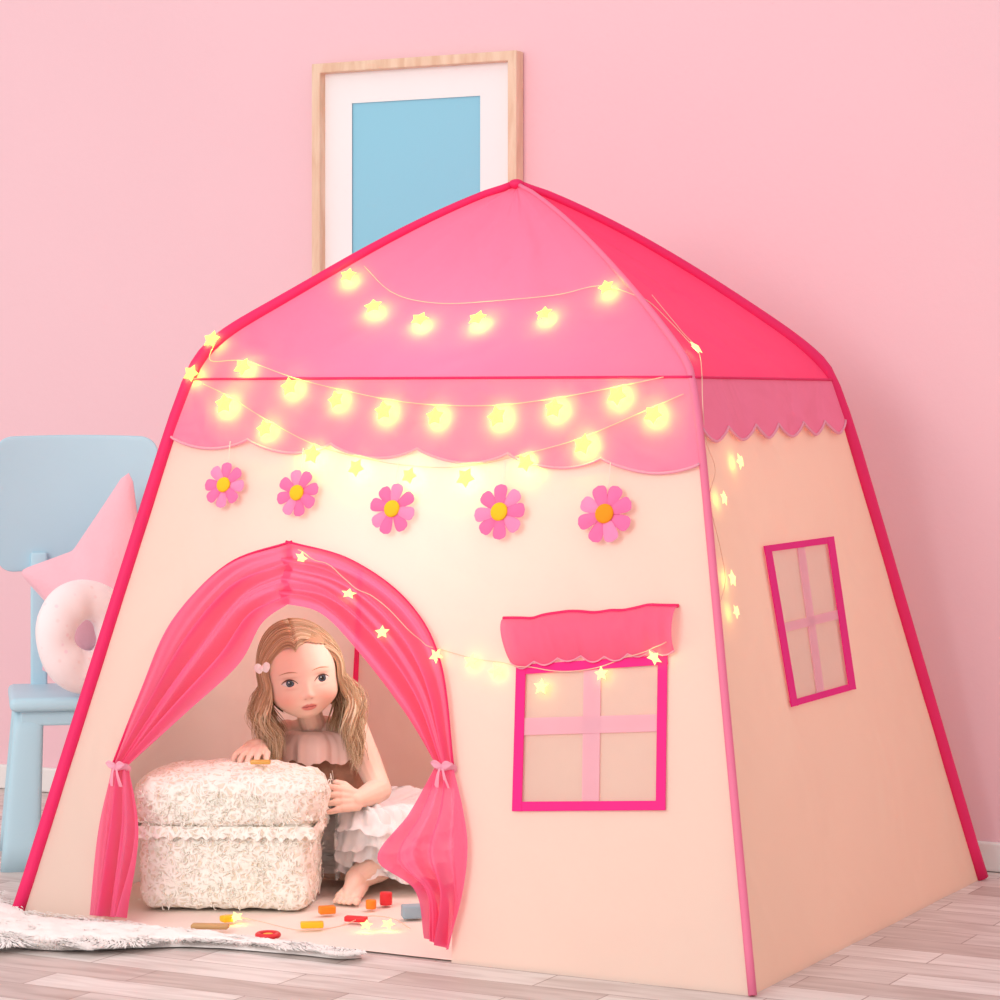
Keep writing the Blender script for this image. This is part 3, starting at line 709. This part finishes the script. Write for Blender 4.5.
def hand(wr,d,pn,side,curl=.5,thumb=1):
    d=d.normalized();pn=(pn-d*pn.dot(d)).normalized();side=d.cross(pn).normalized()*thumb
    kn=wr+d*.030
    for i in range(4):
        o=(i-1.5)*.0112; cap(wr+side*o*.6,.0095,kn+side*o,.0074)
    for i,ln in enumerate((.025,.029,.027,.021)):
        o=(1.5-i)*.0115; a=kn+side*o; sp=side*o*.35
        b=a+(d*.5*ln+sp*.5)+pn*ln*.10*curl*2; cap(a,.0064,b,.0057)
        c=b+(d*.36*ln+sp*.3)+pn*ln*.36*curl*2*.8; cap(b,.0057,c,.0051)
        e=c+(d*.20*ln)+pn*ln*.30*curl*2; cap(c,.0051,e,.0046)
    a=wr+d*.008+side*.013; b=a+d*.013+side*.014+pn*.004; c=b+d*.013+side*.005+pn*.006
    cap(a,.0084,b,.0068);cap(b,.0068,c,.0054)
elR=Vector((P(252,760,4.80).x,4.79,.242)); wrR=Vector(((258-500)/F*4.70,4.70,.266))
arm(shR,elR,wrR)
hand(wrR,Vector((-.35,-.9,-.14)),Vector((0,0,-1)),None,.35,1)
elL=P(380,790,4.76); wrL=P(357,800,4.70)
arm(shL,elL,wrL)
hand(wrL,Vector((-.80,-.45,.12)),Vector((-.45,.75,-.35)),None,.35,-1)
hL=hip+Vector((.035,-.01,-.005));kL=P(392,852,4.77);aL=P(356,879,4.69)
cap(hL,.050,kL,.037);cap(kL,.035,lerp(kL,aL,.45),.033);cap(lerp(kL,aL,.45),.033,aL,.0200)
toe=P(344,903,4.585);toe.z=.020
heel=Vector((aL.x+.004,aL.y+.010,.025)); cap(aL,.0195,heel,.017); ball=lerp(heel,toe,.72)
fd=(toe-heel).normalized(); fs=Vector((-fd.y,fd.x,0)).normalized()
for o_ in (-.011,-.004,.004,.010): cap(heel+fs*o_*.4,.0145,Z(ball+fs*o_*1.25,.019),.0100)
cap(aL,.019,Z(ball,.022),.0110)
for o,r,l in ((.0175,.0074,.022),(.0062,.0056,.022),(-.0026,.0052,.019),(-.0108,.0049,.015),(-.0182,.0046,.010)):
    a=Z(ball+fs*o*.85,.017); b=ball+fs*o*1.12+fd*l; b.z=.010+r; cap(a,r*1.02,b,r)
hR2=hip+Vector((-.03,-.01,-.005));kR=Vector((-.372,4.83,.055));aR=Vector((-.275,4.80,.035))
cap(hR2,.048,kR,.034);cap(kR,.033,aR,.02);f2=Vector((-.235,4.765,.027)); cap(aR,.02,f2,.015)
tmp=mk('tmp_body',body.v,body.f,M['skin'])
rm=tmp.modifiers.new('r','REMESH');rm.mode='VOXEL';rm.voxel_size=.0016
sm=tmp.modifiers.new('s','SMOOTH');sm.factor=.5;sm.iterations=2
bpy.context.view_layer.update(); dg=bpy.context.evaluated_depsgraph_get(); me=bpy.data.meshes.new_from_object(tmp.evaluated_get(dg))
bpy.data.objects.remove(tmp); 
me.polygons.foreach_set('use_smooth',[True]*len(me.polygons))
HRi=HR.inverted(); base=Vector(s2l((248,213,194)));lip=Vector(s2l((218,118,112)));blush=Vector(s2l((238,156,138)))
ca=me.color_attributes.new('Col','FLOAT_COLOR','POINT'); buf=[]
for w in me.vertices:
    p=HRi@(w.co-HC)/HS; c=base.copy()
    if p.y<-.03 and abs(p.z)<.1:
        c=c.lerp(blush,.55*min(1,ga(abs(p.x),p.z,.039,-.045,.019,.017)))
        c=c.lerp(blush,.4*ga(p.x,p.z,0,NZ-.001,.009,.006))
        dz=p.z-MZ; hh_=(.0050+.0012*math.exp(-((abs(p.x)-.004)/.003)**2)) if dz>0 else .0072
        k=math.sqrt((p.x/.0145)**2+(dz/hh_)**2); kk_=max(0,min(1,(1.12-k)/.25)); c=c.lerp(lip,kk_*.85)
        if abs(dz)<.0011 and abs(p.x)<.0132: c=c.lerp(Vector(s2l((150,66,66))),.7)
        for sx in (-1,1):
            c=c.lerp(Vector(s2l((176,100,90))),.6*ga(p.x,p.z,sx*.0058,NZ-.0058,.0024,.0016))
            c=c.lerp(Vector(s2l((212,156,134))),.6*ga(p.x,p.z,sx*.0300,EZ+.0110,.014,.0024))
            c=c.lerp(Vector(s2l((226,172,152))),.5*ga(p.x,p.z,sx*.0300,EZ-.0100,.013,.0026))
    buf+=[c.x,c.y,c.z,1]
ca.data.foreach_set('color',buf)
me.materials.clear(); me.materials.append(M['skin'])
bo_=bpy.data.objects.new('body',me); COL.objects.link(bo_); setpar(bo_,per)
for sx in (-1,1):
    ex,ez=sx*.0300,EZ; hw=.0140;hh=.0080; V=[];cols=[]
    nu,nv=44,30
    for j in range(nv+1):
        for i in range(nu+1):
            a=i/nu*2-1;b_=j/nv*2-1; x=a*hw; top=hh*(1-abs(a)**2.1); bot=-hh*.68*(1-abs(a)**2.1); z=lerp(bot,top,(b_+1)/2)+sx*a*.0010
            f_=face(ex+x,ez+z); bl_=.0018*(1-a*a)*(1-b_*b_)
            f0=face(ex,ez); y=lerp(f_.y,f0.y,.30)-.0005-bl_
            V.append(HW((ex+x,y,ez+z)))
            dx,dz=x-.0008,z-.0014; r=math.hypot(dx,dz)
            if math.hypot(dx+.0018,dz-.0020)<.0010: c=(1,1,1)
            elif r<.0036: c=(.010,.009,.010)
            elif r<.0073: c=s2l((74,84,98)) if r<.0060 else s2l((36,42,52))
            else: c=s2l((226,218,214)) if b_<.55 else s2l((166,142,134))
            cols.append(c)
    Fc=[(j*(nu+1)+i,j*(nu+1)+i+1,(j+1)*(nu+1)+i+1,(j+1)*(nu+1)+i) for j in range(nv) for i in range(nu)]
    mk('eye',V,Fc,M['eye'],per,cols=cols)
    pts=[];pb=[]
    for i in range(21):
        a=i/20*2-1; x=a*hw*1.05; pts.append(HW(face(ex+x,ez+hh*(1-abs(a)**2.1)+sx*a*.0010+.0002,.0012)))
        pb.append(HW(face(ex+x*1.15,ez+.0195+.0026*(1-a*a)-.0010*abs(a)-.0006*sx*a,.0000)))
    V_,F_=tube(pts,lambda t:.0003+.0009*math.sin(PI*t),6); mk('eyelashes',V_,F_,M['lash'],per)
    V_,F_=tube(pb,lambda t:.0002+.0009*math.sin(PI*t),6,flat=1); mk('eyebrow',V_,F_,M['brow'],per)
# hair
hair=MB(); HCOL=[(210,178,142),(224,198,162),(194,160,124),(236,216,186),(176,142,110)]
capv=[p*1.035 for p in hv]
def hairy(p): return (p.z>.058-.34*max(0,abs(p.x)-.015)) or (p.y>-.026) 
ff=[f for f in hf if all(hairy(capv[i]) and (capv[i].z>-.07) for i in f)]
c0=s2l((192,158,124)); hair.add([HW(p) for p in capv],ff,c0)
def lock(sd,y0,r0,ln,wob,back=0,out=.012,jit=.4):
    rx,ry,rz=.0730*r0,.088*r0,.0895*r0; pts=[]
    N1=12
    for i in range(N1+1):
        th=(i/N1)*math.radians(98); fr=max(0,-y0-.02)/.05
        y=y0+(.034*math.sin(th)+.006*math.sin(2*th)*fr)*(1 if y0<-.03 else (.5 if y0<0 else 0))
        q_=math.sqrt(max(.12,1-(y/ry)**2)); x=sd*rx*q_*math.sin(th)-.010*math.cos(th)**2; z=rz*q_*math.cos(th)
        z-=.016*fr*math.sin(th*2)**2
        pts.append(Vector((x,y,z+.001)))
    p=pts[-1].copy(); ph=y0*45+sd*1.3+random.uniform(-jit,jit); k=56+8*math.sin(y0*80)
    steps=18
    for i in range(1,steps+1):
        t=i/steps; z=p.z-ln*t; l_=ln*t
        amp=wob*min(1,l_/.05)
        wv=amp*math.sin(k*l_+ph); wy=amp*math.cos(k*l_*.9+ph)
        inn=-.020*max(0,t-.45)
        pts.append(Vector((p.x+sd*(out*math.sin(min(1,t*1.2)*PI*.7)+inn)+wv,p.y+back*t+wy*.8-.02*t*t,z)))
    return pts
for sd in (-1,1):
    for i in range(560):
        y0=random.uniform(-.074,.075) if i%3 else random.uniform(-.076,-.05); r0=random.uniform(1.0,1.09); ln=random.uniform(.110,.190) if sd>0 else random.uniform(.090,.150)
        pts=lock(sd,y0,r0,ln,random.uniform(.0050,.0100),back=.012 if y0<0 else -.01,out=random.uniform(.004,.020),jit=1.1)
        c=s2l(random.choice(HCOL)); w=random.uniform(.0006,.0012)
        hair.add(*tube([HW(p) for p in cr(pts,38)],lambda t,w=w:w*(.7+.5*math.sin(PI*min(1,t*1.05)))*(1 if t<.75 else max(.10,(1-t)/.25)),5,flat=1.5),col=c)
    for i in range(150):
        y0=random.uniform(-.074,.05); pts=lock(sd,y0,random.uniform(1.04,1.14),random.uniform(.08,.18) if sd>0 else random.uniform(.06,.14),random.uniform(.006,.012),back=.01,out=random.uniform(.008,.030),jit=3)
        c=s2l(random.choice(HCOL)); w=.0004
        hair.add(*tube([HW(p) for p in cr(pts,36)],w,4),col=c)
hair.build('hair',M['hair'],per)
cl=MB(); cc=HW((-.074,-.050,.024))
for a in (-1,1):
    def bowl(s_,t_,a=a): return cc+HR@Vector((a*.014*t_,-.004-.003*math.sin(PI*t_),(s_*2-1)*.009*math.sin(PI*(.15+.75*t_))+.003*t_))
    cl.add(*grid(bowl,6,8))
cl.add(*sphere(cc+Vector((-.001,-.007,0)),(.004,.003,.004),10,8)); cl.build('hair_clip',M['white'],per)
# clothes
def loft(name,rings,m,nu=96,nv=30,wave=None,par=per,clampf=None):
    cs_=cr([r[0] for r in rings],nv); rs=cr([Vector((r[1],r[2],0)) for r in rings],nv)
    def fn(s,t):
        k=round(t*nv); a=2*PI*s; p=cs_[k]+Vector((math.cos(a)*rs[k].x,math.sin(a)*rs[k].y,0))
        if wave: p=p+wave(a,t)
        if clampf: p=clampf(p,t)
        return p
    V_,F_=grid(fn,nu,nv,True); return mk(name,V_,F_,m,par)
loft('bodice',[(lerp(neckb,chest,.45)+Vector((.003,0,0)),.066,.047),(chest,.064,.060),(waist,.060,.062),(hip+Vector((0,0,.01)),.068,.068)],M['bodice'],wave=lambda a,t:Vector((math.cos(a),math.sin(a),0))*.0012*math.sin(14*a))
def cw(a,t): return Vector((math.cos(a),math.sin(a),0))*t*(.004*math.sin(13*a+math.sin(3*a)*1.5)+.0015*math.sin(29*a))+Vector((0,0,t*(.004*math.sin(9*a+1)+.002*math.sin(23*a))))
nb=lerp(neckb,chest,.06)
loft('shoulder_ruffle',[(nb+Vector((0,-.006,.004)),.040,.035),(nb+Vector((.001,-.004,-.002)),.062,.050),(nb+Vector((.002,-.002,-.018)),.077,.064),(nb+Vector((.003,0,-.048)),.079,.073)],M['satin'],wave=cw,nv=14)
boxr=bcx+bw_/2+.020
def sw_(k):
    def f(a,t): 
        n_=noise.noise(Vector((math.cos(a)*2.5,math.sin(a)*2.5,k*7+t))); n2=noise.noise(Vector((math.cos(a)*9,math.sin(a)*9,k*3+t*2))); n3=noise.noise(Vector((math.cos(a)*22,math.sin(a)*22,k*3+t*5)))
        return Vector((math.cos(a),math.sin(a),0))*t*(.007*math.sin(19*a+k+2*n_)+.004*math.sin(43*a+1+k)+.024*n_+.014*n2+.007*n3)+Vector((0,0,t*(.006*math.sin(13*a+k)+.014*n_+.012*n2+.006*n3)))
    return f
def clampf(p,t):
    if p.y<4.775 and p.x<boxr+.010: p=Vector((boxr+.010+.004*math.sin(p.y*200),p.y,p.z))
    if p.z<.012:p=Vector((p.x,p.y,.012))
    return p
for nm,k,zz,ph in (('skirt',1,.062,0),('skirt_layer',1.06,.118,2),('skirt_layer',.96,.034,4),('skirt_layer',1.05,.088,6)):
    loft(nm,[(waist+Vector((0,0,.016)),.056,.058),(waist+Vector((.024,-.014,.014)),.104*k,.088*k),(Z(hip,.155)+Vector((.066,-.042,0)),.138*k,.120*k),(Z(hip,zz+.02)+Vector((.076,-.048,0)),.158*k,.134*k),(Z(hip,zz)+Vector((.080,-.050,0)),.174*k,.146*k)],M['tulle'],wave=sw_(ph),clampf=clampf,nu=260)
# ---------------------------------------------------------------- toys
def toy(name,V_,F_,m,px,py,rz,label,cat='toy block',z=.0105,smooth=True,sc_=.82):
    o=mk(name,[Vector(q_)*sc_ for q_ in V_],F_,m,smooth=smooth); g=G(px,py,.01); o.location=(g.x,g.y,z); o.rotation_euler=(0,0,rz); tag(o,label,cat,'small toys on the tent floor'); return o
def cyl(r,h,n=28):
    prof=[(0,0),(r*.94,0),(r,h*.1),(r,h*.9),(r*.94,h),(0,h)]
    return grid(lambda s,t:Vector((prof[round(t*5)][0]*math.cos(2*PI*s),prof[round(t*5)][0]*math.sin(2*PI*s),prof[round(t*5)][1])),n,5,True)
toy('toy_block',*rbox(.034,.02,.016,.003,3,(0,0,.008)),M['tora'],327,914,.3,'orange toy block beside the lace box corner')
toy('toy_block',*rbox(.046,.018,.011,.003,3,(0,0,.0055)),M['tred'],356,922,-.3,'flat red toy block in front of the child\'s foot')
toy('toy_block',*rbox(.046,.022,.012,.003,3,(0,0,.006)),M['tyel'],312,928,.1,'flat yellow toy block between the red ring and the orange block')
def ring_(R,r): return grid(lambda s,t:Vector(((R+r*math.cos(2*PI*t))*math.cos(2*PI*s),(R+r*math.cos(2*PI*t))*math.sin(2*PI*s),r+r*math.sin(2*PI*t))),36,10,True)
toy('toy_ring',*ring_(.020,.0055),M['tred'],268,938,0,'red toy ring lying at the doorway edge','toy ring')
toy('toy_disc',*cyl(.010,.008),M['tyel'],268,938,0,'small yellow toy disc inside the red ring','toy disc',z=.0105)
toy('toy_plank',*rbox(.075,.022,.010,.004,3,(0,0,.005)),M['tbrown'],210,929,-.1,'natural wood toy plank in front of the lace box')
toy('toy_block',*rbox(.030,.022,.013,.004,3,(0,0,.0065)),M['tyel'],228,922,.6,'short yellow toy block leaning by the box front edge')
toy('toy_cylinder',*cyl(.013,.026),M['tred'],386,905,0,'red toy cylinder beside the tulle skirt','toy cylinder')
toy('toy_cylinder',*cyl(.011,.018),M['tora'],371,909,0,'short orange toy cylinder between foot and red cylinder','toy cylinder')
toy('toy_block',*rbox(.042,.034,.026,.004,3,(0,0,.013)),M['tblue'],412,918,.2,'grey blue toy block next to the right curtain')
# ---------------------------------------------------------------- light and camera
w=bpy.data.worlds.new('world'); sc.world=w; w.use_nodes=True; w.node_tree.nodes['Background'].inputs[0].default_value=(1,.98,.97,1); w.node_tree.nodes['Background'].inputs[1].default_value=.87
def area(loc,tgt,size,e,col):
    l=bpy.data.lights.new('area','AREA'); l.size=size; l.energy=e; l.color=col; o=bpy.data.objects.new('window_light',l); COL.objects.link(o); o.location=loc; o.rotation_euler=(Vector(tgt)-Vector(loc)).to_track_quat('-Z','Y').to_euler(); return o
area((-2.6,.6,2.3),(-.2,4.9,.5),2.0,92,(1,.98,.96))
pl=bpy.data.lights.new('added_tent_fill','POINT'); pl.energy=5.2; pl.color=(.95,1,.96); pl.shadow_soft_size=.12; po=bpy.data.objects.new('added_tent_fill',pl); COL.objects.link(po); po.location=C0+Vector((-.05,-.05,.62))  # unseen fill light, added to brighten the tent interior
cd=bpy.data.cameras.new('camera'); cam=bpy.data.objects.new('camera',cd); COL.objects.link(cam); cam.location=CAM; cam.rotation_euler=(PI/2,0,0); cd.sensor_width=36; cd.lens=F/1000*36; cd.shift_y=-.1; cd.clip_end=50
sc.camera=cam
